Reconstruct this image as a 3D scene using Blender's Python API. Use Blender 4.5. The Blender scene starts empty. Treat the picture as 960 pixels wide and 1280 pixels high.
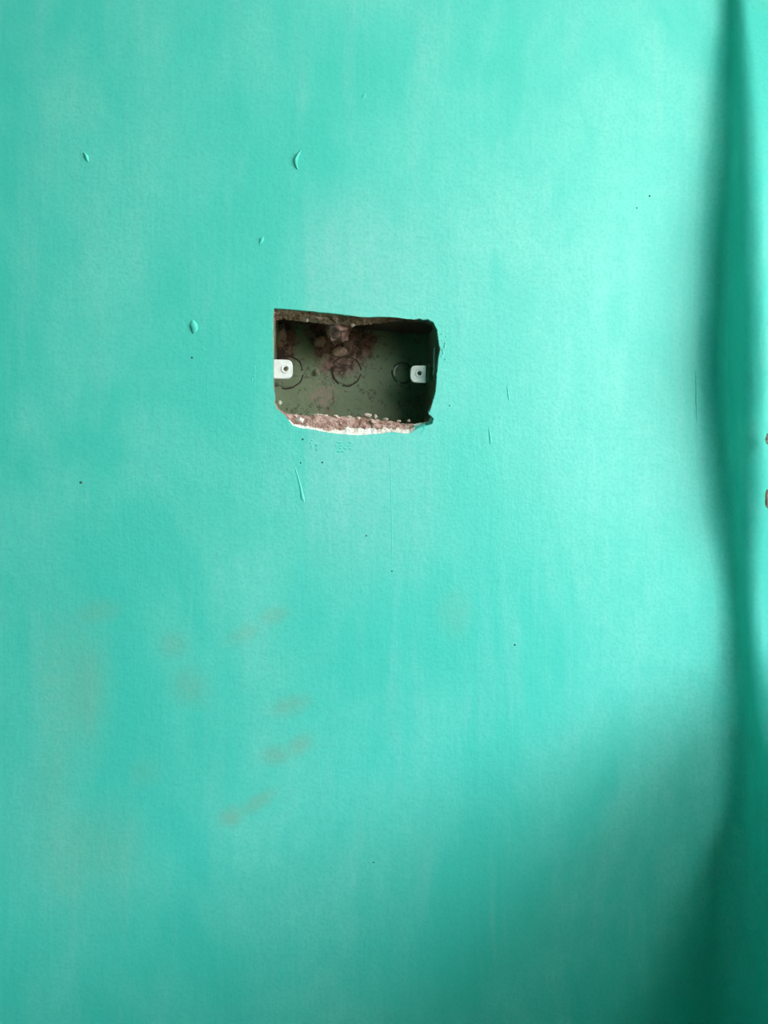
import bpy, bmesh, math, random
from mathutils import Vector, Matrix, noise

random.seed(7)
def nvec(v):
    return Vector((noise.noise(v), noise.noise(v + Vector((31.7, 11.3, 5.9))), noise.noise(v + Vector((-17.1, 47.5, 23.3)))))
scene = bpy.context.scene
C = scene.collection

# ------------------------------------------------------------------ camera
F = 964.0                      # focal length in pixels of the 960 x 1280 frame
DIST = 0.54                    # metres from the wall
YAW = math.radians(5.33)
CAM = Vector((0.0, -DIST, 1.10))
cd = bpy.data.cameras.new('camera')
cam = bpy.data.objects.new('camera', cd)
C.objects.link(cam)
cam.location = CAM
cam.rotation_euler = (math.pi / 2, 0, -YAW)
cd.sensor_fit = 'VERTICAL'
cd.angle_y = 2 * math.atan(640 / F)
cd.clip_start = 0.01
scene.camera = cam

# ------------------------------------------------------------------ light: overcast sky through the window
SKY = (0.90, 0.97, 1.0)
SKY_STRENGTH = 9.0
world = bpy.data.worlds.new('overcast_sky')
scene.world = world
world.use_nodes = True
bgn = world.node_tree.nodes['Background']
bgn.inputs['Color'].default_value = (*SKY, 1)
bgn.inputs['Strength'].default_value = SKY_STRENGTH

scene.view_settings.view_transform = 'Standard'
scene.view_settings.look = 'None'
scene.view_settings.gamma = 1.0
scene.view_settings.use_curve_mapping = False
scene.view_settings.exposure = 0.86

# ------------------------------------------------------------------ pixel -> point on the plane y = depth
FWD = Vector((math.sin(YAW), math.cos(YAW), 0))
RGT = Vector((math.cos(YAW), -math.sin(YAW), 0))
UP = Vector((0, 0, 1))
def P(px, py, y=0.0):
    d = RGT * ((px - 480) / F) + UP * ((640 - py) / F) + FWD
    return CAM + d * ((y - CAM.y) / d.y)
PXM = DIST / F                 # about 0.56 mm of wall for a pixel

# ------------------------------------------------------------------ object helpers
def link(name, me, mats, parent=None):
    o = bpy.data.objects.new(name, me)
    C.objects.link(o)
    for m in (mats if isinstance(mats, (list, tuple)) else [mats]):
        me.materials.append(m)
    if parent:
        o.parent = parent
        o.matrix_parent_inverse = parent.matrix_world.inverted()
    return o
def obj(name, bm, mats, parent=None, smooth=False):
    me = bpy.data.meshes.new(name)
    bmesh.ops.recalc_face_normals(bm, faces=bm.faces)
    if smooth:
        for f in bm.faces: f.smooth = True
    bm.to_mesh(me); bm.free()
    return link(name, me, mats, parent)
def thing(name, label, cat, loc, group=None):
    o = bpy.data.objects.new(name, None)
    C.objects.link(o)
    o.empty_display_size = 0.02
    o.location = loc
    bpy.context.view_layer.update()
    tag(o, label, cat, group)
    return o
def tag(o, label, cat, group=None):
    o['label'] = label; o['category'] = cat
    if group: o['group'] = group
    return o
def struct(o, label=None):
    o['kind'] = 'structure'
    if label: o['label'] = label
    return o
def add_box(bm, x0, x1, y0, y1, z0, z1, mat=None, bevel=0):
    r = bmesh.ops.create_cube(bm, size=1)
    vs = r['verts']
    for v in vs:
        v.co = Vector(((x0 + x1) / 2 + v.co.x * (x1 - x0), (y0 + y1) / 2 + v.co.y * (y1 - y0), (z0 + z1) / 2 + v.co.z * (z1 - z0)))
    if bevel:
        es = list({e for v in vs for e in v.link_edges})
        bmesh.ops.bevel(bm, geom=es, offset=bevel, segments=2, affect='EDGES', profile=0.5)
    if mat is not None:
        bmesh.ops.transform(bm, matrix=mat, verts=[v for v in bm.verts])
    return bm
def add_rings(bm, rings, close=True, cap0=False, cap1=False):
    vr = [[bm.verts.new(p) for p in r] for r in rings]
    n = len(vr[0])
    for a, b in zip(vr, vr[1:]):
        for i in range(n if close else n - 1):
            j = (i + 1) % n
            bm.faces.new((a[i], a[j], b[j], b[i]))
    if cap0: bm.faces.new(vr[0])
    if cap1: bm.faces.new(vr[-1])
    return vr

# ------------------------------------------------------------------ material helpers
def new_mat(name):
    m = bpy.data.materials.new(name)
    m.use_nodes = True
    nt = m.node_tree
    b = nt.nodes['Principled BSDF']
    return m, nt, b
class N:
    """small node-graph helper"""
    def __init__(s, nt): s.nt = nt
    def node(s, t, **kw):
        n = s.nt.nodes.new(t)
        for k, v in kw.items(): setattr(n, k, v)
        return n
    def put(s, sock, v):
        if hasattr(v, 'is_output') or isinstance(v, bpy.types.NodeSocket): s.nt.links.new(v, sock)
        else: sock.default_value = v
    def coord(s):
        return s.node('ShaderNodeTexCoord').outputs['Object']
    def mapping(s, v, loc=(0,0,0), rot=(0,0,0), scale=(1,1,1), kind='POINT'):
        n = s.node('ShaderNodeMapping', vector_type=kind)
        s.put(n.inputs['Vector'], v)
        n.inputs['Location'].default_value = loc; n.inputs['Rotation'].default_value = rot; n.inputs['Scale'].default_value = scale
        return n.outputs['Vector']
    def noise(s, v, scale, detail=4, rough=0.55, dist=0):
        n = s.node('ShaderNodeTexNoise')
        s.put(n.inputs['Vector'], v)
        n.inputs['Scale'].default_value = scale; n.inputs['Detail'].default_value = detail
        n.inputs['Roughness'].default_value = rough; n.inputs['Distortion'].default_value = dist
        return n.outputs['Fac']
    def math(s, op, a, b=0.0, clamp=False):
        n = s.node('ShaderNodeMath', operation=op, use_clamp=clamp)
        s.put(n.inputs[0], a); s.put(n.inputs[1], b)
        return n.outputs[0]
    def ramp(s, v, lo, hi, a=0.0, b=1.0):
        n = s.node('ShaderNodeMapRange', interpolation_type='SMOOTHSTEP')
        s.put(n.inputs['Value'], v)
        n.inputs['From Min'].default_value = lo; n.inputs['From Max'].default_value = hi
        n.inputs['To Min'].default_value = a; n.inputs['To Max'].default_value = b
        return n.outputs['Result']
    def mix(s, f, a, b, mode='MIX'):
        n = s.node('ShaderNodeMix', data_type='RGBA', blend_type=mode)
        s.put(n.inputs[0], f)
        s.put(n.inputs[6], a if not isinstance(a, tuple) else (*a[:3], 1)); s.put(n.inputs[7], b if not isinstance(b, tuple) else (*b[:3], 1))
        return n.outputs[2]
    def blob(s, v, px, py, rx, ry, deg=0.0):
        """soft ellipse on the wall: centre and radii in pixels of wall"""
        c = P(px, py)
        m = s.mapping(v, (c.x, 0, c.z), (0, math.radians(deg), 0), (rx * PXM, 1, ry * PXM), 'TEXTURE')
        g = s.node('ShaderNodeTexGradient', gradient_type='SPHERICAL')
        s.put(g.inputs[0], m)
        return g.outputs['Fac']
    def bump(s, h, dist, strength=1.0, nrm=None):
        n = s.node('ShaderNodeBump')
        s.put(n.inputs['Height'], h); n.inputs['Distance'].default_value = dist; n.inputs['Strength'].default_value = strength
        if nrm is not None: s.put(n.inputs['Normal'], nrm)
        return n.outputs['Normal']

# ------------------------------------------------------------------ materials
PAINT = (0.175, 0.720, 0.615)
DEEP = (0.070, 0.635, 0.535)
PALE = (0.285, 0.695, 0.650)
CHALK = (0.315, 0.610, 0.455)
STAIN = (0.360, 0.420, 0.270)

def paint_material(name, front):
    m, nt, b = new_mat(name)
    g = N(nt)
    co = g.coord()
    # slow drifts of coat thickness, then brush strokes (long, slightly tilted)
    n1 = g.noise(g.mapping(co, (3, 1, 2), (0, 0.12, 0), (1.0, 1.0, 0.5)), 9, 3, 0.6, 0.6)
    col = g.mix(g.ramp(n1, 0.36, 0.68), DEEP, PAINT)
    st = g.noise(g.mapping(co, (0, 0, 0), (0, 0.10, 0), (9, 9, 0.9)), 7, 5, 0.65, 0.4)
    col = g.mix(g.ramp(st, 0.48, 0.75, 0, 0.34), col, PALE)
    cl = g.noise(g.mapping(co, (7, 3, 4), (0, -0.3, 0), (1, 1, 0.7)), 26, 5, 0.65, 0.5)
    col = g.mix(g.ramp(cl, 0.40, 0.70, 0, 0.45), col, DEEP)
    st2 = g.noise(g.mapping(co, (5, 0, 1), (0, -0.55, 0), (6, 6, 0.8)), 8, 4, 0.6, 0.3)
    col = g.mix(g.ramp(st2, 0.5, 0.72, 0, 0.35), col, DEEP)
    grain = g.noise(co, 420, 2, 0.6)
    mott = g.noise(co, 110, 4, 0.7)
    if front:
        sx = g.node('ShaderNodeSeparateXYZ'); g.put(sx.inputs[0], co)
        X, Z = sx.outputs['X'], sx.outputs['Z']
        wob = g.noise(co, 30, 3)
        # second, paler coat round the opening: it stops at a straight edge left of it
        xe = P(382, 400).x
        ex = g.math('ADD', X, g.math('MULTIPLY', g.math('SUBTRACT', wob, 0.5), 0.012))
        left = g.ramp(ex, xe - 0.003, xe + 0.003)
        top = g.ramp(Z, P(400, 215).z, P(400, 300).z, 1, 0)
        top = g.math('SUBTRACT', 1.0, g.ramp(Z, P(400, 320).z, P(400, 190).z))
        low = g.ramp(Z, P(400, 780).z, P(400, 560).z)
        right = g.math('SUBTRACT', 1.0, g.ramp(X, P(430, 400).x, P(640, 400).x, 0, 0.55))
        patch = g.math('MULTIPLY', g.math('MULTIPLY', left, top), g.math('MULTIPLY', low, right))
        col = g.mix(g.math('MULTIPLY', patch, 0.42), col, PALE)
        # blotches of the coat: rubbed pale parts, deeper strokes
        def blotch(col, c, lst, amt, st_mix=0.6):
            acc = None
            for (px, py, rx, ry, deg, k) in lst:
                v = g.math('MULTIPLY', g.ramp(g.blob(co, px, py, rx, ry, deg), 0.0, 0.85), k)
                acc = v if acc is None else g.math('MAXIMUM', acc, v)
            acc = g.math('MULTIPLY', acc, g.ramp(st, 0.30, 0.62, 1 - st_mix, 1))
            return g.mix(g.math('MULTIPLY', acc, amt), col, c)
        col = blotch(col, PALE, [(440, 330, 120, 120, 0, .7), (460, 640, 130, 160, 0, .6)], 0.60, 0.5)
        col = blotch(col, CHALK, [(90, 860, 70, 170, 0, .6), (110, 1080, 120, 120, 0, .5)], 0.60, 0.5)
        col = blotch(col, DEEP, [(590, 600, 60, 130, -8, 1), (150, 700, 130, 100, -25, 1), (300, 290, 140, 50, -25, .6),
                                 (620, 345, 14, 60, 0, .9), (770, 400, 22, 60, 0, .8), (820, 430, 50, 40, 0, .6), (270, 640, 110, 60, 30, .6), (560, 820, 40, 90, 0, .5)], 0.75, 0.6)
        # brownish smears left by hands
        acc = None
        for (px, py, rx, ry, deg, k) in [(125, 764, 34, 18, -10, .55), (343, 769, 26, 15, -20, .7), (305, 792, 34, 14, -25, .55), (217, 806, 24, 22, 0, .6), (237, 858, 30, 32, -30, .6),
                                         (362, 882, 34, 17, -15, .8), (345, 944, 26, 16, 0, .9), (374, 932, 26, 16, -35, .9), (290, 1020, 22, 16, -20, 1.0), (322, 1003, 34, 13, -30, .9), (106, 865, 28, 66, 4, .5), (182, 965, 26, 24, 0, .35),
                                         (568, 768, 30, 40, 0, .45), (110, 1058, 80, 60, 0, .3), (60, 990, 40, 60, 0, .3)]:
            v = g.math('MULTIPLY', g.ramp(g.blob(co, px, py, rx * 1.15, ry * 1.2, deg), 0.0, 0.9), k)
            acc = v if acc is None else g.math('MAXIMUM', acc, v)
        acc = g.math('MULTIPLY', acc, g.ramp(mott, 0.30, 0.62, 0.4, 1))
        col = g.mix(g.math('MULTIPLY', acc, 0.50), col, STAIN)
    col = g.mix(g.ramp(mott, 0.35, 0.70, 0, 0.30), col, DEEP)
    col = g.mix(g.ramp(grain, 0.40, 0.72, 0, 0.34), col, tuple(c * 0.86 for c in DEEP))
    g.put(b.inputs['Base Color'], col)
    b.inputs['Roughness'].default_value = 0.5
    b.inputs['Specular IOR Level'].default_value = 0.35
    h = g.math('ADD', g.math('MULTIPLY', g.noise(co, 60, 4, 0.6), 1.0), g.math('MULTIPLY', st, 0.6))
    nrm = g.bump(h, 0.0010, 0.5)
    nrm = g.bump(grain, 0.0003, 0.5, nrm)
    g.put(b.inputs['Normal'], nrm)
    return m

M_PAINT = paint_material('turquoise_wall_paint', True)
M_PAINT2 = paint_material('turquoise_plain_paint', False)
M_DAB = M_PAINT2

def rough_mat(name, cols, scale, rough=0.95, bump=0.0012, spec=0.2, contrast=(0.35, 0.65), stretch=(1, 1, 1)):
    m, nt, b = new_mat(name)
    g = N(nt); co = g.mapping(g.coord(), scale=stretch)
    n1 = g.noise(co, scale, 5, 0.65)
    col = g.mix(g.ramp(n1, *contrast), cols[0], cols[1])
    if len(cols) > 2:
        n2 = g.noise(g.mapping(co, (3, 7, 1)), scale * 2.3, 4, 0.6)
        col = g.mix(g.ramp(n2, 0.52, 0.68), col, cols[2])
    g.put(b.inputs['Base Color'], col)
    b.inputs['Roughness'].default_value = rough
    b.inputs['Specular IOR Level'].default_value = spec
    if bump: g.put(b.inputs['Normal'], g.bump(g.noise(co, scale * 2.5, 5, 0.7), bump, 0.8))
    return m

M_BRICK = rough_mat('broken_brick', [(0.30, 0.165, 0.125), (0.62, 0.43, 0.37), (0.20, 0.12, 0.10)], 140)
M_CEMENT = rough_mat('brown_cement', [(0.26, 0.17, 0.12), (0.50, 0.36, 0.28), (0.15, 0.085, 0.06)], 150)
M_PLASTER = rough_mat('white_plaster', [(0.86, 0.80, 0.72), (0.92, 0.90, 0.85), (0.70, 0.55, 0.48)], 160, bump=0.0006)
M_CRUMB = rough_mat('mortar_crumb', [(0.42, 0.32, 0.27), (0.66, 0.56, 0.48)], 300, bump=0.0004)
M_PALECRUMB = rough_mat('plaster_crumb', [(0.70, 0.68, 0.60), (0.86, 0.85, 0.78)], 300, bump=0.0004)
M_LUMP = rough_mat('cement_lump', [(0.20, 0.125, 0.105), (0.31, 0.20, 0.175), (0.12, 0.07, 0.06)], 110)
M_FLOOR = rough_mat('red_oxide_floor', [(0.12, 0.06, 0.035), (0.18, 0.10, 0.06)], 6, 0.6, 0)
M_CEIL = rough_mat('ceiling_cement', [(0.40, 0.40, 0.37), (0.48, 0.48, 0.45)], 5, 0.9, 0)
M_GROUND = rough_mat('bare_earth', [(0.16, 0.12, 0.08), (0.24, 0.19, 0.12)], 2, 0.95, 0)
M_SKY_BLOCKER = rough_mat('sky_blocker_brick', [(0.22, 0.15, 0.10), (0.34, 0.25, 0.17)], 3, 0.95, 0)
M_WOOD = rough_mat('window_wood', [(0.20, 0.10, 0.06), (0.32, 0.18, 0.11)], 40, 0.6, 0.0004, stretch=(3, 3, 0.15))
M_SPECK = rough_mat('dark_speck', [(0.03, 0.10, 0.08), (0.05, 0.14, 0.11)], 400, 0.8, 0)

def steel(name, base, dirt_amt, rough=0.55, rust=True):
    m, nt, b = new_mat(name)
    g = N(nt); co = g.coord()
    col = g.mix(g.noise(co, 35, 4, 0.6), tuple(c * 0.7 for c in base), tuple(min(1, c * 1.25) for c in base))
    if rust:
        n = g.noise(g.mapping(co, (1, 4, 2), (0, 0, 0), (1, 1, 0.8)), 46, 6, 0.7, 0.8)
        c = P(432, 425, 0.05)
        mp = g.mapping(co, (c.x, 0.05, c.z), (0, 0.1, 0), (0.034, 1, 0.036), 'TEXTURE')
        gr = g.node('ShaderNodeTexGradient', gradient_type='SPHERICAL'); g.put(gr.inputs[0], mp)
        c2 = P(350, 425, 0.05)
        mp2 = g.mapping(co, (c2.x, 0.05, c2.z), (0, 0, 0), (0.014, 1, 0.030), 'TEXTURE')
        gr2 = g.node('ShaderNodeTexGradient', gradient_type='SPHERICAL'); g.put(gr2.inputs[0], mp2)
        c3 = P(405, 492, 0.05)
        mp3 = g.mapping(co, (c3.x, 0.05, c3.z), (0, 0, 0), (0.024, 1, 0.018), 'TEXTURE')
        gr3 = g.node('ShaderNodeTexGradient', gradient_type='SPHERICAL'); g.put(gr3.inputs[0], mp3)
        s = g.math('MAXIMUM', gr.outputs['Fac'], gr2.outputs['Fac'])
        f = g.ramp(g.math('ADD', n, g.math('MULTIPLY', s, 0.55)), 0.53, 0.78, 0, dirt_amt)
        n3 = g.noise(co, 190, 4, 0.7)
        dirt = g.mix(g.ramp(n3, 0.4, 0.62), (0.045, 0.018, 0.014), (0.21, 0.120, 0.092))
        col = g.mix(f, col, dirt)
        f3 = g.ramp(g.math('ADD', n3, g.math('MULTIPLY', gr3.outputs['Fac'], 0.35)), 0.62, 0.85, 0, 0.8)
        col = g.mix(f3, col, (0.27, 0.20, 0.165))
        n4 = g.noise(g.mapping(co, (8, 1, 3)), 330, 3, 0.7)
        n5 = g.noise(g.mapping(co, (1, 1, 6)), 70, 4, 0.6)
        col = g.mix(g.ramp(g.math('ADD', n4, g.math('MULTIPLY', n5, 0.5)), 0.80, 0.94, 0, 0.6), col, (0.045, 0.028, 0.020))
        n6 = g.noise(g.mapping(co, (3, 9, 5)), 380, 2, 0.6)
        col = g.mix(g.ramp(g.math('ADD', n6, g.math('MULTIPLY', s, 0.12)), 0.68, 0.78, 0, 0.8), col, (0.36, 0.27, 0.21))
    n2 = g.noise(co, 500, 3, 0.6)
    g.put(b.inputs['Base Color'], col)
    b.inputs['Roughness'].default_value = rough
    b.inputs['Specular IOR Level'].default_value = 0.4
    g.put(b.inputs['Normal'], g.bump(g.math('ADD', g.noise(co, 120, 5, 0.7), g.math('MULTIPLY', n2, 0.4)), 0.0010, 0.6))
    return m

M_BACK = steel('dusty_green_steel', (0.165, 0.210, 0.125), 0.95, 0.75)
M_SIDE = steel('dark_green_steel', (0.165, 0.210, 0.125), 0.0, 0.35, False)
M_TOPP = steel('cement_smeared_steel', (0.12, 0.085, 0.065), 0.0, 0.8, False)
M_GROOVE_SHADE = steel('painted_groove_shade', (0.040, 0.030, 0.022), 0.0, 0.8, False)  # near-black colour painted in for the shade of the knockout grooves
M_LUG = rough_mat('pale_zinc_lug', [(0.74, 0.80, 0.77), (0.86, 0.90, 0.88)], 200, 0.45, 0.0002, 0.5)
M_HOLE = rough_mat('steel_thread', [(0.40, 0.42, 0.40), (0.55, 0.57, 0.55)], 600, 0.4, 0)

# ------------------------------------------------------------------ opening outline: (outer px on the wall face, inner px 12 mm deep)
INNER_Y = 0.012
PAIRS = [
    ((342.3, 384.9), (344.0, 400.0)), ((360, 386.2), (361.0, 400.0)), ((380.3, 388.1), (380.3, 402.0)), ((398, 389.8), (398.0, 404.0)), ((416.9, 391.5), (417.0, 406.0)),
    ((434, 393.6), (434.0, 406.5)), ((450.6, 396.0), (450.6, 406.0)), ((463, 396.3), (463.0, 405.0)), ((475.9, 395.7), (475.0, 404.0)), ((488, 396.1), (487.0, 402.6)),
    ((501.2, 397.3), (500.0, 402.0)), ((510, 398.8), (509.0, 402.5)), ((518.1, 399.4), (517.0, 403.0)), ((523, 398.0), (522.0, 402.5)), ((530, 399.6), (529.0, 403.5)), ((535, 398.8), (533.0, 404.0)),
    ((542, 402.7), (539.5, 407.0)), ((547, 413.4), (544.3, 416.0)), ((548.5, 427.5), (546.0, 428.5)), ((550.6, 437.3), (547.0, 438.0)), ((547.9, 450), (545.6, 450.0)),
    ((547.0, 462), (544.6, 462.0)), ((546.2, 472.5), (543.8, 472.5)), ((544.8, 489.4), (542.2, 489.4)), ((540, 506.2), (538.0, 506.0)), ((536.4, 517.5), (534.5, 516.0)),
    ((542.3, 523.1), (538.5, 521.5)), ((540.6, 530.1), (535.0, 526.5)), ((532, 532.0), (527.0, 528.0)), ((523.7, 534.5), (520.0, 529.5)), ((513, 542.0), (511.0, 530.0)), ((506.9, 542.2), (505.0, 529.4)),
    ((490, 540), (490.0, 526.6)), ((478, 542.0), (478.7, 525.4)), ((467.5, 542.8), (467.5, 523.5)), ((456, 543.6), (456.0, 522.6)), ((445, 544.2), (445.0, 521.6)),
    ((433, 543.0), (433.0, 521.0)), ((422.5, 542.4), (422.5, 520.3)), ((412, 540.8), (412.0, 519.8)), ((402.8, 539.4), (402.8, 518.6)), ((391, 537.0), (391.5, 518.0)), ((380.3, 535.8), (381.0, 518.8)),
    ((371, 534.0), (372.0, 518.8)), ((366.2, 532.1), (368.0, 518.4)), ((360, 524.5), (363.0, 518.0)), ((355, 518), (357.5, 516.2)), ((350, 515.2), (351.5, 513.5)), ((346.6, 511.9), (348.0, 510.5)),
    ((342.6, 503.4), (344.0, 502.4)), ((344.0, 497.0), (344.8, 496.5)), ((341.8, 483.7), (342.6, 483.5)), ((341.6, 466), (342.4, 466.0)), ((341.8, 444.4), (342.6, 444.4)), ((341.2, 428), (342.2, 428.0)), ((341.2, 412), (342.4, 414.0)), ((341.4, 398), (342.8, 406.0)),
]
def resample(pts, step):
    out = []
    n = len(pts)
    for i in range(n):
        a, b = pts[i], pts[(i + 1) % n]
        k = max(1, round(math.hypot(b[0][0] - a[0][0], b[0][1] - a[0][1]) / step))
        for j in range(k):
            t = j / k
            out.append((tuple(a[0][q] * (1 - t) + b[0][q] * t for q in (0, 1)), tuple(a[1][q] * (1 - t) + b[1][q] * t for q in (0, 1))))
    return out
RP = resample(PAIRS, 1.6)
NP = len(RP)
CEN = (445, 463)
def jit(px, py, amp, s):
    v = nvec(Vector((px * s, py * s, 3.1)))
    return px + v.x * amp, py + v.y * amp
OUT = []
for (a, b) in RP:
    x, y = a
    # ragged where plaster broke away, clean where the knife cut
    ragged = 0.9 if y > 500 or x > 500 else 0.35
    OUT.append(jit(x, y, ragged, 0.42))

# ------------------------------------------------------------------ the room
XC = P(890, 640).x             # face of the side wall
JAMB = 0.050                   # the window starts this far from the corner
SILL = P(900, 985).z
LOWBLOCK = 0.998
HEAD = 2.10
XL, YF, ZT = -2.3, -2.7, 2.7   # far side walls, ceiling
WIN_END = -1.2
T = 0.16

def ring_pts(px_list, y):
    return [P(x, yy, y) for (x, yy) in px_list]

# back wall: painted face with the ragged opening, then a pocket behind it
bm = bmesh.new()
hole = [bm.verts.new(p) for p in ring_pts(OUT, 0.0)]
edges = [bm.edges.new((hole[i], hole[(i + 1) % NP])) for i in range(NP)]
corners = [(XL, 0), (XC + T, 0), (XC + T, ZT), (XL, ZT)]
outer = []
for i in range(4):
    a, b = corners[i], corners[(i + 1) % 4]
    for k in range(10):
        t = k / 10
        outer.append(bm.verts.new((a[0] * (1 - t) + b[0] * t, 0, a[1] * (1 - t) + b[1] * t)))
edges += [bm.edges.new((outer[i], outer[(i + 1) % len(outer)])) for i in range(len(outer))]
bmesh.ops.triangle_fill(bm, use_beauty=True, use_dissolve=False, edges=edges)
for f in bm.faces:
    f.normal_update()
    if f.normal.y > 0: f.normal_flip()
# pocket for the box: paint-thick lip, then out of sight masonry
lip = [bm.verts.new(P(x + (CEN[0] - x) * 0.002, y + (CEN[1] - y) * 0.002, 0.0012)) for (x, y) in OUT]
for i in range(NP):
    j = (i + 1) % NP
    bm.faces.new((hole[i], hole[j], lip[j], lip[i]))
pocket = [(-0.075, 0), (0.075, 0)]
me = bpy.data.meshes.new('wall_back')
bm.to_mesh(me); bm.free()
wall_back = struct(link('wall_back', me, M_PAINT), 'turquoise painted plaster wall with a ragged socket opening')

# masonry behind the wall face (closed pocket so that no daylight leaks in from behind)
bx = Matrix.Rotation(math.radians(3.3), 4, 'Y')
BC = P(443.5, 461, 0.012)      # middle of the box mouth
BW, BH, BY0, BY1 = 208 * PXM * 1.02, 141 * PXM * 1.02, 0.0125, 0.057
bm = bmesh.new()
for (x0, x1, z0, z1) in [(XL, BC.x - 0.08, 0, ZT), (BC.x + 0.08, XC + T, 0, ZT), (BC.x - 0.08, BC.x + 0.08, 0, BC.z - 0.07), (BC.x - 0.08, BC.x + 0.08, BC.z + 0.07, ZT)]:
    add_box(bm, x0, x1, 0.0135, 0.12, z0, z1)
add_box(bm, BC.x - 0.08, BC.x + 0.08, 0.065, 0.12, BC.z - 0.07, BC.z + 0.07)
o = obj('masonry', bm, M_BRICK, wall_back)

# the broken edge of the opening, from the paint to the mouth of the box
def lerp(a, b, t): return tuple(a[k] * (1 - t) + b[k] * t for k in (0, 1))
NR = 12
rings = []
for r in range(NR + 1):
    t = r / NR
    ring = []
    for i, (a, b) in enumerate(RP):
        q = lerp(OUT[i], b, t)
        q = (q[0], q[1])
        rough = math.sin(math.pi * min(1, t)) if r not in (0,) else 0
        wide = min(1.0, math.hypot(a[0] - b[0], a[1] - b[1]) / 12)
        nz = nvec(Vector((q[0] * 0.16, q[1] * 0.16, t * 2.0))) + 0.6 * nvec(Vector((q[0] * 0.45, q[1] * 0.45, t * 3.0 + 5)))
        end = 1.0 if r == NR else rough
        q = (q[0] + nz.x * 2.2 * end * wide, q[1] + nz.y * 2.2 * end * wide)
        dep = 0.0012 + (INNER_Y - 0.0012) * t + nz.z * 0.0016 * rough * wide
        ring.append(P(q[0], q[1], max(dep, 0.0008)))
    rings.append(ring)
# hidden last ring flares out behind the box mouth
rings.append([P(CEN[0] + (b[0] - CEN[0]) * 1.12 + 0, CEN[1] + (b[1] - CEN[1]) * 1.14, 0.0136) for (a, b) in RP])
bm = bmesh.new()
vr = add_rings(bm, rings)
bm.faces.ensure_lookup_table()
for k, f in enumerate(bm.faces):
    r, i = divmod(k, NP)
    (a, b) = RP[i]
    bottom = a[1] > 505
    lip_w = 1.6 + 1.6 * noise.noise(Vector((a[0] * 0.06, 2.0, 0))) + (0.9 if 430 < a[0] < 520 else -0.7)
    if bottom and a[0] > 521: f.material_index = 3 if r < 8 else 1
    elif bottom and 362 < a[0] < 545 and r < lip_w * NR / 7: f.material_index = 1
    elif bottom: f.material_index = 0
    elif a[0] > 520: f.material_index = 3 if r < 5 else 4
    elif r < 1: f.material_index = 3
    else: f.material_index = 2
edge = obj('broken_edge', bm, [M_BRICK, M_PLASTER, M_CEMENT, M_DAB, M_SIDE], wall_back)
edge['label'] = 'broken plaster and pink brick rim of the opening'

# ------------------------------------------------------------------ side wall with the window close to the corner
def table(v, tab):
    if v <= tab[0][0]: return tab[0][1]
    n = len(tab)
    for i in range(n - 1):
        (a, fa), (b, fb) = tab[i], tab[i + 1]
        if v <= b:
            def slope(k):
                l, r = tab[max(0, k - 1)], tab[min(n - 1, k + 1)]
                return (r[1] - l[1]) / (r[0] - l[0])
            h = b - a; t = (v - a) / h
            return ((2*t**3 - 3*t*t + 1) * fa + (t**3 - 2*t*t + t) * h * slope(i)
                    + (3*t*t - 2*t**3) * fb + (t**3 - t*t) * h * slope(i + 1))
    return tab[-1][1]
CORNER_PX = [(0, 910), (150, 903), (300, 897), (450, 894), (600, 902), (750, 915), (900, 919), (1280, 921)]
ARRIS_PX = [(0, 926), (130, 931), (300, 937), (430, 941), (600, 938), (720, 936), (800, 940), (880, 951), (960, 972), (1010, 992)]
def corner_profile(z):
    """plan of the hand-plastered side wall at height z: where it leaves the back wall, how deep the jamb is"""
    py = 640 - (z - CAM.z) / PXM
    xc = P(table(py, CORNER_PX), 640).x + 0.0010 * noise.noise(Vector((4, 0, z * 17)))
    xa = P(table(py, ARRIS_PX), 640).x + 0.0010 * noise.noise(Vector((9, 1, z * 14)))
    jd = max(0.012, DIST * (1 - xc / xa))
    return xc, jd
def jamb_strip(bm, z0, z1, n, reveal):
    rings = []
    for k in range(n + 1):
        z = z0 + (z1 - z0) * k / n
        xc, jd = corner_profile(z)
        r1 = min(0.018, jd * 0.55); r2 = min(0.013, jd * 0.40)
        pts = [(xc - r1, 0.0)]
        for q in range(1, 9):
            a = math.pi / 2 * q / 8
            pts.append((xc - r1 + r1 * math.sin(a), -r1 + r1 * math.cos(a)))
        if reveal:
            for q in range(0, 9):
                a = math.pi / 2 * q / 8
                pts.append((xc + r2 - r2 * math.cos(a), -jd + r2 - r2 * math.sin(a)))
            pts.append((XC + T * 0.5, -jd - 0.001)); pts.append((XC + T, -jd - 0.002))
        else:
            for y in (0.1, 0.3, 0.6, 1.0, 1.5, 2.0, -YF):
                pts.append((xc, -y))
            pts.append((XC + T, YF))
            pts.append((XC + T, YF + 0.01))
        pts.append((XC + T, 0.0))
        rings.append([Vector((x, y, z)) for (x, y) in pts])
    add_rings(bm, rings, True, True, True)
bm = bmesh.new()
jamb_strip(bm, 0, SILL, 40, False)
jamb_strip(bm, SILL, HEAD, 140, True)
jamb_strip(bm, HEAD, ZT, 8, False)
add_box(bm, XC, XC + T, YF, WIN_END, SILL, HEAD)
for f in bm.faces:      # the coat of the back wall was brushed round into the fillet
    c = f.calc_center_median()
    f.material_index = 0 if (c.y > -0.019 and c.x < XC + 0.03 and c.y < -1e-6) else 1
for e in bm.edges:
    if len(e.link_faces) == 2 and e.calc_face_angle() > 0.6: e.smooth = False
wall_right = struct(obj('wall_right', bm, [M_PAINT, M_PAINT2], None, True), 'turquoise painted side wall with a window opening close to the corner')

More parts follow.
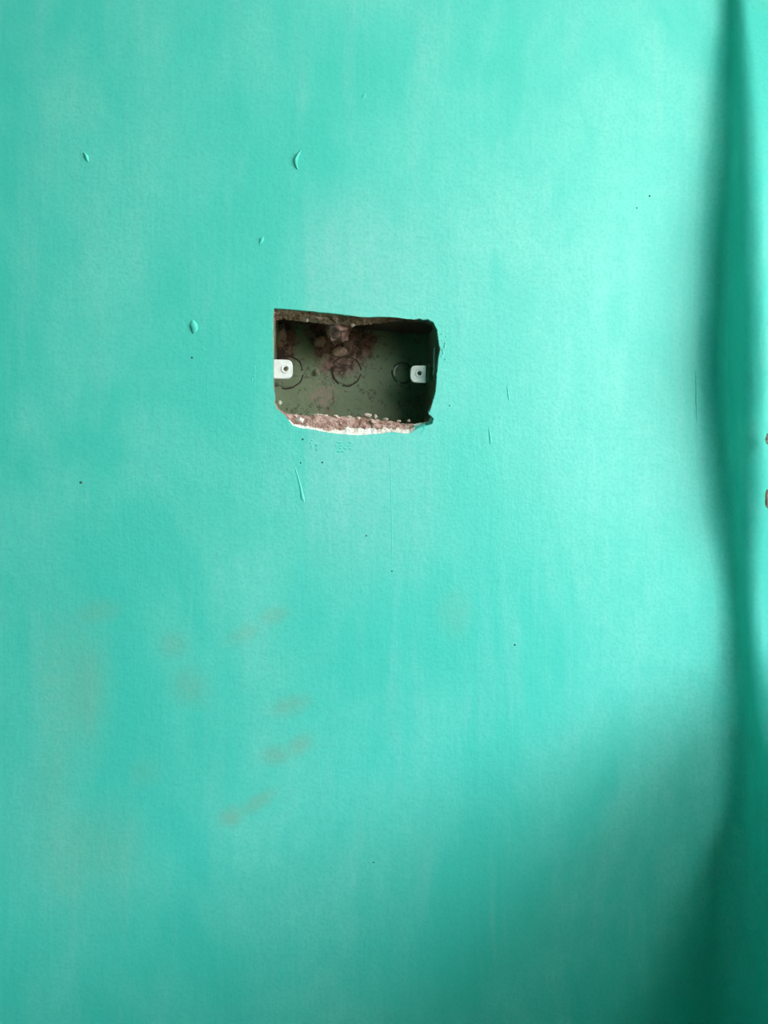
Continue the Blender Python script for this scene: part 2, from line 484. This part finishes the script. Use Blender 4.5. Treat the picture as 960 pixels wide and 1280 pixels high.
def room_box(name, mat, *a, label=None):
    bm = bmesh.new(); add_box(bm, *a)
    return struct(obj(name, bm, mat), label)
room_box('wall_left', M_PAINT2, XL - 0.1, XL, YF, 0.12, 0, ZT, label='turquoise painted wall across the room')
room_box('wall_front', M_PAINT2, XL - 0.1, XC + T, YF - 0.1, YF, 0, ZT, label='turquoise painted wall behind the viewer')
room_box('floor', M_FLOOR, XL - 0.1, XC + T, YF - 0.1, 0.12, -0.1, 0, label='red oxide cement floor')
room_box('ceiling', M_CEIL, XL - 0.1, XC + T, YF - 0.1, 0.12, ZT, ZT + 0.1, label='grey cement ceiling')
room_box('wall_light_blocker', M_PAINT2, -1.15, -1.02, -1.15, 0, 0, 1.52, label='added unseen low turquoise wall that blocks light across the room')  # unseen low wall added to keep light off the lower right
gr = room_box('ground', M_GROUND, XC + T + 0.001, XC + 25, -14, 14, -0.4, -0.3, label='bare earth outside the window')

bm = bmesh.new()
add_box(bm, XC + T + 2.0, XC + T + 2.2, -9, 9, -0.3, 1.75)
struct(obj('wall_sky_blocker', bm, M_SKY_BLOCKER), 'added unseen brick wall blocking the low sky outside the window')  # unseen wall added to cut off the sky near the horizon

bm = bmesh.new()
add_box(bm, XC + T, XC + T + 1.10, -1.9, 0.6, HEAD + 0.04, HEAD + 0.12)
struct(obj('sky_blocker_slab_1', bm, M_GROUND), 'added unseen slab blocking the high sky over the window outside')  # unseen slab added to limit how much high sky reaches the wall

# window frame, set at the outer side of the opening
bm = bmesh.new()
fx0, fx1 = XC + 0.11, XC + T - 0.005
add_box(bm, fx0, fx1, -JAMB - 0.040, -JAMB + 0.030, SILL, HEAD)
add_box(bm, fx0, fx1, WIN_END, WIN_END + 0.048, SILL, HEAD)
add_box(bm, fx0, fx1, WIN_END + 0.048, -JAMB - 0.040, HEAD - 0.05, HEAD)
add_box(bm, fx0, fx1, WIN_END + 0.048, -JAMB - 0.040, SILL, SILL + 0.05)
win = struct(obj('window_right_offscreen', bm, M_WOOD), 'brown wooden window frame with an added low light block in the side wall')
bm = bmesh.new()
add_box(bm, fx0 + 0.012, fx1 - 0.006, WIN_END + 0.048, -JAMB - 0.040, SILL + 0.05, LOWBLOCK)
obj('low_light_block', bm, M_WOOD, win)  # added panel, shades the lower right of the back wall
bm = bmesh.new()
add_box(bm, fx0, fx1, WIN_END + 0.048, -JAMB - 0.040, LOWBLOCK, LOWBLOCK + 0.04)
obj('transom', bm, M_WOOD, win)

# ------------------------------------------------------------------ the metal wall box
MB = Matrix.Translation((BC.x, 0, BC.z)) @ bx
box = thing('socket_box', 'dark green metal wall box sunk in the ragged opening of the turquoise wall', 'electrical box', (BC.x, BY1, BC.z))
hw, hh, tk = BW / 2, BH / 2, 0.0013
def panel(name, mat, *a, bevel=0.0003):
    bm = bmesh.new(); add_box(bm, *a, bevel=bevel)
    bmesh.ops.transform(bm, matrix=MB, verts=bm.verts)
    return obj(name, bm, mat, box)
back = panel('back_panel', M_BACK, -hw, hw, BY1 - tk, BY1, -hh, hh)
sp = panel('side_panel', M_SIDE, hw - tk, hw, BY0, BY1 - tk, -hh + tk, hh - tk)
panel('side_panel', M_SIDE, -hw, -hw + tk, BY0, BY1 - tk, -hh + tk, hh - tk)
panel('side_panel', M_TOPP, -hw, hw, BY0, BY1 - tk, hh - tk, hh)
panel('side_panel', M_TOPP, -hw, hw, BY0, BY1 - tk, -hh, -hh + tk)

# thin pale strip imitating a reflected highlight along the side panel fold
bm = bmesh.new()
add_box(bm, hw - tk - 0.0007, hw - tk + 0.0001, BY0 + 0.006, BY0 + 0.0075, 0.001, 0.021, bevel=0.0002)
bmesh.ops.transform(bm, matrix=MB, verts=bm.verts)
o = obj('highlight_strip', bm, M_LUG, sp); o['label'] = 'thin bright strip imitating a reflected highlight'

def lathe_y(bm, c, prof, seg=36, a0=0.0, a1=2 * math.pi):
    """revolve (radius, y) about an axis along y through c"""
    full = abs(a1 - a0 - 2 * math.pi) < 1e-6
    n = seg if full else seg + 1
    rings = []
    for (r, y) in prof:
        rings.append([Vector((c.x + r * math.cos(a0 + (a1 - a0) * k / seg), y, c.z + r * math.sin(a0 + (a1 - a0) * k / seg))) for k in range(n)])
    add_rings(bm, rings, full)
YB = BY1 - tk                  # face of the back panel
def knockout(px, py, rpx, lab=None, mat=None):
    c = P(px, py, YB); r = rpx * PXM * 1.08
    bm = bmesh.new()
    lathe_y(bm, c, [(0.0001, YB - 0.0007), (r * 0.55, YB - 0.0006), (r * 0.90, YB - 0.0007), (r * 0.95, YB - 0.0004), (r * 0.96, YB + 0.0002)])
    k = obj('knockout', bm, mat or M_BACK, box, True)
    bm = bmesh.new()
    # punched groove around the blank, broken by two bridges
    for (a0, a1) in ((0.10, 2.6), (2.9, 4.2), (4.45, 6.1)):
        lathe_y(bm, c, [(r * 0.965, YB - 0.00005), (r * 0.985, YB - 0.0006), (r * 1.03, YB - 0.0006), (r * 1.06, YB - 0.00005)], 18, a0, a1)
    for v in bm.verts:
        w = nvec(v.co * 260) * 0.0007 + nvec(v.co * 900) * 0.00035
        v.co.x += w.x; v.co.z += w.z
    obj('groove', bm, M_GROOVE_SHADE, k, True)
    return k
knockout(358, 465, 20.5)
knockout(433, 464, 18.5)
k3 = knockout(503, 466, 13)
bm = bmesh.new()
c = P(503, 466, YB); r = 13 * PXM
lathe_y(bm, c, [(r * 0.80, YB - 0.0008), (r * 0.86, YB - 0.0030), (r * 0.95, YB - 0.0030), (r, YB - 0.0008)], 14, math.radians(125), math.radians(205))
o = obj('bent_rim', bm, M_LUG, k3, True); o['label'] = 'bright bent metal rim'
bm = bmesh.new()
c = P(395, 466, YB)
lathe_y(bm, c, [(0.0001, YB - 0.0030), (0.0010, YB - 0.0028), (0.0016, YB - 0.0018), (0.0018, YB - 0.0004), (0.0030, YB - 0.0004), (0.0031, YB + 0.0002)], 16)
obj('rivet', bm, M_BACK, box, True)

def lug(px0, px1, py0, py1, y, rounded, hole_px):
    """flat tongue with one rounded end and a threaded hole"""
    z1, z0 = P(px0, py0, y).z, P(px0, py1, y).z
    xa, xb = P(px0, py0, y).x, P(px1, py0, y).x
    h = (z1 - z0) / 2; zc = (z0 + z1) / 2
    rr = h * 0.92
    pts = []
    for k in range(13):                      # rounded tip
        a = -math.pi / 2 + math.pi * k / 12
        ca, sa = math.cos(a), math.sin(a)
        e = 0.62                             # squarish round
        pts.append((math.copysign(abs(ca) ** e, ca) * rr, math.copysign(abs(sa) ** e, sa) * h))
    if rounded == 'right':
        poly = [(xb - rr + p[0], zc + p[1]) for p in pts] + [(xa, z1), (xa, z0)]
    else:
        poly = [(xa + rr - p[0], zc + p[1]) for p in pts] + [(xb, z1), (xb, z0)]
    bm = bmesh.new()
    cx = sum(p[0] for p in poly) / len(poly)
    def ins(s, yy): return [Vector((cx + (p[0] - cx) * s, yy, zc + (p[1] - zc) * s)) for p in poly]
    hc = P(*hole_px, y); HR = 0.0027 * 0.64
    vr = add_rings(bm, [ins(0.94, y), ins(1.0, y + 0.0005), ins(1.0, y + 0.0022)])
    def circ(yy): return [bm.verts.new((hc.x + HR * math.cos(math.tau * k / 24), yy, hc.z + HR * math.sin(math.tau * k / 24))) for k in range(24)]
    for loop, yy in ((vr[0], y), (vr[-1], y + 0.0022)):      # drilled right through
        es = []
        for lp in (loop, circ(yy)):
            for k in range(len(lp)):
                e = bm.edges.get((lp[k], lp[(k + 1) % len(lp)])) or bm.edges.new((lp[k], lp[(k + 1) % len(lp)]))
                es.append(e)
        bmesh.ops.triangle_fill(bm, use_beauty=True, use_dissolve=False, edges=es)
    l = obj('lug', bm, M_LUG, box)
    l['label'] = 'pale screw lug'
    c = P(*hole_px, y)
    bm = bmesh.new()
    R = 0.0027
    lathe_y(bm, c, [(R * 0.62, y - 0.00005), (R * 0.8, y - 0.0007), (R * 1.15, y - 0.0007), (R * 1.3, y - 0.00005)], 24)
    obj('thread_collar', bm, M_LUG, l, True)
    bm = bmesh.new()
    lathe_y(bm, c, [(R * 0.63, y - 0.0001), (R * 0.58, y + 0.0006), (R * 0.62, y + 0.0012), (R * 0.58, y + 0.0018), (R * 0.63, y + 0.0024)], 20)
    obj('screw_hole', bm, M_HOLE, l)
    return l
LY = 0.0165
lug(337, 366, 449, 473, LY, 'right', (357, 461))
l2 = lug(513, 532.5, 456.5, 478, LY + 0.002, 'left', (524.5, 466.5))
# the folded neck that ties the right lug to its side panel
bm = bmesh.new()
a = P(531.5, 458, LY + 0.003); b = P(548, 477, LY + 0.003)
add_box(bm, a.x, b.x - 0.001, LY + 0.0030, LY + 0.0046, b.z, a.z, bevel=0.0003)
add_box(bm, P(534, 458, LY).x, P(536.5, 458, LY).x, LY + 0.0008, LY + 0.0036, b.z + 0.001, a.z + 0.002, bevel=0.0003)
obj('neck', bm, M_SIDE, l2)

# ------------------------------------------------------------------ rubble: loose crumbs and the cement lump
def rock(name, px, py, y, rx, ry, rd, mat, seed, sub=2, amp=0.35, rot=0.0, parent=None):
    bm = bmesh.new()
    bmesh.ops.create_icosphere(bm, subdivisions=sub, radius=1)
    for v in bm.verts:
        n = nvec(v.co * 1.3 + Vector((seed * 3.7, seed, 0)))
        n2 = nvec(v.co * 3.1 + Vector((seed, 0, seed * 2.2)))
        v.co = v.co + n * amp + n2 * amp * 0.4
    s = PXM
    bmesh.ops.transform(bm, matrix=Matrix.Rotation(rot, 4, 'Y') @ Matrix.Diagonal((rx * s, rd, ry * s, 1)), verts=bm.verts)
    c = P(px, py, y)
    me = bpy.data.meshes.new(name)
    bmesh.ops.recalc_face_normals(bm, faces=bm.faces)
    for f in bm.faces: f.smooth = sub > 2
    bm.to_mesh(me); bm.free()
    o = link(name, me, mat)
    o.location = c
    if parent:
        bpy.context.view_layer.update()
        o.parent = parent; o.matrix_parent_inverse = parent.matrix_world.inverted()
    return o
lump = rock('cement_lump', 421, 413, 0.024, 15, 17, 0.012, M_LUMP, 3, 4, 0.45)
tag(lump, 'brownish lump of cement hanging from the top edge of the opening', 'cement')
crumbs = [
    (397, 519.5, .0135, 7.0, 3.0, .003, M_CRUMB, 'flat pinkish mortar crumb on the brick ledge under the ringed blank'),
    (420, 521.0, .0130, 5.0, 2.4, .0025, M_CRUMB, 'small pale mortar crumb beside a dark pit on the brick ledge'),
    (459.5, 519.6, .0135, 4.6, 2.8, .0025, M_CRUMB, 'rounded mortar crumb on the ledge where the shadow begins'),
    (469, 520.5, .0140, 3.4, 3.2, .0025, M_CRUMB, 'upright thin mortar crumb at the middle of the brick ledge'),
    (466, 527.0, .0085, 4.4, 1.8, .0022, M_CRUMB, 'slanted pale flake lying low on the pink brick ledge'),
    (375, 525.5, .0075, 4.2, 3.6, .0028, M_PALECRUMB, 'whitish plaster crumb at the chipped corner of the ledge'),
    (350.0, 503.2, .0130, 2.6, 2.6, .0016, M_PALECRUMB, 'tiny round white plaster speck in the chipped corner below the lug'),
    (498, 526.6, .0130, 3.0, 2.0, .002, M_CRUMB, 'small dull mortar crumb on the dark end of the ledge'),
    (511, 525.6, .0130, 2.6, 2.2, .002, M_CRUMB, 'small mortar crumb below the shaded screw lug'),
    (377.5, 396.5, .0110, 4.0, 3.0, .0025, M_CRUMB, 'pale mortar crumb stuck on the cement top edge'),
    (384.0, 400.5, .0115, 3.2, 2.8, .0022, M_CRUMB, 'small mortar crumb stuck beneath the cement top edge'),
    (440.5, 406.0, .0120, 3.0, 3.6, .0024, M_CRUMB, 'yellowish mortar crumb beside the hanging cement lump'),
    (463.0, 403.5, .0120, 3.2, 2.2, .0022, M_CRUMB, 'greyish mortar crumb under the top edge past the cement lump'),
]
crumbs += [
    (407, 520.5, .0125, 3.6, 2.2, .0022, M_CRUMB, 'squat mortar crumb between two larger ones on the brick ledge'),
    (436, 521.5, .0130, 4.2, 2.0, .0022, M_CRUMB, 'low reddish mortar crumb on the ledge below the middle blank'),
    (447, 523.0, .0115, 3.8, 2.2, .0022, M_CRUMB, 'wide mortar crumb on the lit ledge close to the shadow edge'),
    (369, 521.0, .0110, 3.6, 2.6, .0024, M_CRUMB, 'pinkish mortar crumb at the upper end of the chipped corner'),
    (482, 524.5, .0130, 3.6, 2.2, .0022, M_CRUMB, 'greyish mortar crumb on the ledge just inside the shadow'),
]
for k, (px, py, y, rx, ry, rd, m, lab) in enumerate(crumbs):
    o = rock('mortar_crumb', px, py, y, rx, ry, rd, m, k + 11, 1 if rx < 3.5 else 2, 0.55, 0.5 if k == 4 else 0.0)
    tag(o, lab, 'crumb', 'mortar crumbs in the opening')
rock('mortar_knob', 436, 431, YB - 0.001, 7, 10, 0.003, M_LUMP, 41, 3, 0.5, parent=box)
rock('mortar_knob', 425, 440, YB - 0.001, 10, 6, 0.0025, M_CEMENT, 42, 3, 0.5, parent=box)
rock('mortar_knob', 399, 428, YB - 0.001, 8, 8, 0.0025, M_CEMENT, 44, 3, 0.5, parent=box)
rock('mortar_knob', 351, 420, YB - 0.002, 8, 16, 0.003, M_CEMENT, 46, 3, 0.5, parent=box)

# ------------------------------------------------------------------ relief of the paint: blisters, drip, specks, ripples
def blister(name, pts, wid, hgt, mat, seed=0):
    """raised welt of paint along a pixel polyline; wid in pixels at each point"""
    bm = bmesh.new()
    rings = []
    n = len(pts)
    for i, (px, py) in enumerate(pts):
        a = P(*pts[max(0, i - 1)]); b = P(*pts[min(n - 1, i + 1)])
        d = (b - a).normalized(); s = Vector((d.z, 0, -d.x))
        w = wid[i] * PXM / 2; h = hgt * (wid[i] / max(wid))
        c = P(px, py)
        rings.append([c + s * (w * math.cos(q)) + Vector((0, 0.0003 - h * math.sin(q) - 0.0003, 0)) for q in [math.pi * k / 6 for k in range(7)]])
    add_rings(bm, rings, False)
    return obj(name, bm, mat, wall_back, True)
blister('paint_blister', [(241, 400), (241, 403), (242, 407), (243, 411), (242, 415), (241, 417)], [2, 7, 10, 9, 5, 1.5], 0.0020, M_DAB)
blister('paint_blister', [(376, 188), (372, 194), (369, 201), (370, 207), (372, 212)], [1.5, 4, 5, 4, 1.5], 0.0020, M_DAB)
blister('paint_blister', [(105, 191), (108, 196), (110, 202)], [1.5, 5, 1.5], 0.0018, M_DAB)
blister('paint_blister', [(329, 296), (327, 300), (325, 305)], [1.5, 5, 1.5], 0.0016, M_DAB)
blister('paint_blister', [(457, 116), (455, 120), (453, 124)], [1.5, 5, 1.5], 0.0008, M_DAB)
blister('paint_drip', [(369, 585), (372, 595), (375, 606), (377, 616), (378, 622), (380, 627)], [1.2, 2, 2.6, 3.2, 5, 2], 0.0008, M_DAB)
blister('paint_drip', [(611, 534), (612, 542), (613, 550), (613.5, 555)], [1, 1.6, 2.2, 1.2], 0.0007, M_DAB)
blister('paint_drip', [(634, 482), (635, 492), (636, 500)], [1, 1.8, 1], 0.0006, M_DAB)
blister('paint_ridge', [(869, 462), (870, 480), (870, 500), (871, 530)], [1, 1.8, 1.8, 1], 0.0009, M_DAB)
blister('paint_ridge', [(487, 550), (488, 580), (489.5, 640), (490.5, 720)], [0.6, 1.0, 1.0, 0.6], 0.00018, M_DAB)
def ripple(pts):
    for (px, py, L, ang) in pts:
        dx, dy = math.cos(ang) * L / 2, math.sin(ang) * L / 2
        blister('paint_blister', [(px - dx, py - dy), (px, py), (px + dx, py + dy)], [0.8, 2.2, 0.8], 0.0007, M_DAB)
        blister('paint_pit', [(px - dx - .6, py - dy + 1.4), (px - .6, py + 1.4), (px + dx * .8 - .6, py + dy + 1.4)], [0.5, 1.5, 0.5], 0.0002, M_DAB)
rng = random.Random(4)
ripple([(388 + rng.uniform(0, 10), 551 + k * 2.6 + rng.uniform(-1, 1), rng.uniform(2.5, 4), rng.uniform(0.2, 0.9)) for k in range(5)])
ripple([(420 + rng.uniform(0, 20), 553 + (k % 4) * 3.6, rng.uniform(4, 7), rng.uniform(0, 0.5)) for k in range(11)])
ripple([(314 + rng.uniform(0, 12), 460 + k * 3.4, rng.uniform(3, 5), rng.uniform(1.7, 2.4)) for k in range(7)])
ripple([(552 + rng.uniform(0, 6), 417 + k * 4, rng.uniform(2, 4), rng.uniform(1.2, 2.2)) for k in range(9)])
ripple([(528 + rng.uniform(0, 14), 533 + k * 1.8, rng.uniform(3, 5), rng.uniform(-0.6, 0.6)) for k in range(4)])
for (px, py, r) in [(643.5, 806, 1.4), (101, 603, 1.8), (403, 578, 1.3), (458, 669.5, 1.2), (490, 714, 1.1), (376, 578.5, 1.1), (378.5, 549, 1.3), (812, 245, 1.3), (796, 260, 1.0), (901, 278, 2.0), (912, 1021, 1.5), (562, 507, 1.0), (240, 447, 1.4), (467, 1078, 1.2)]:
    c = P(px, py); bm = bmesh.new()
    lathe_y(bm, c, [(0.00002, -0.0006), (r * PXM * 0.7, -0.0005), (r * PXM, 0.0)], 8)
    obj('paint_speck', bm, M_SPECK, wall_back, True)

# chips at the arris of the window reveal that bare the brick
def reveal_chip(py, rx, rz, seed):
    y = -JAMB - 0.001
    c = P(961, py, y)
    bm = bmesh.new()
    bmesh.ops.create_icosphere(bm, subdivisions=2, radius=1)
    for v in bm.verts:
        v.co += nvec(v.co * 1.5 + Vector((seed, 0, 0))) * 0.3
    bmesh.ops.transform(bm, matrix=Matrix.Translation((c.x, y, c.z)) @ Matrix.Diagonal((rx * PXM, 0.0012, rz * PXM, 1)), verts=bm.verts)
    obj('paint_chip', bm, M_BRICK, wall_right, True)
reveal_chip(549, 4, 7, 1)
reveal_chip(624, 5, 12, 2)
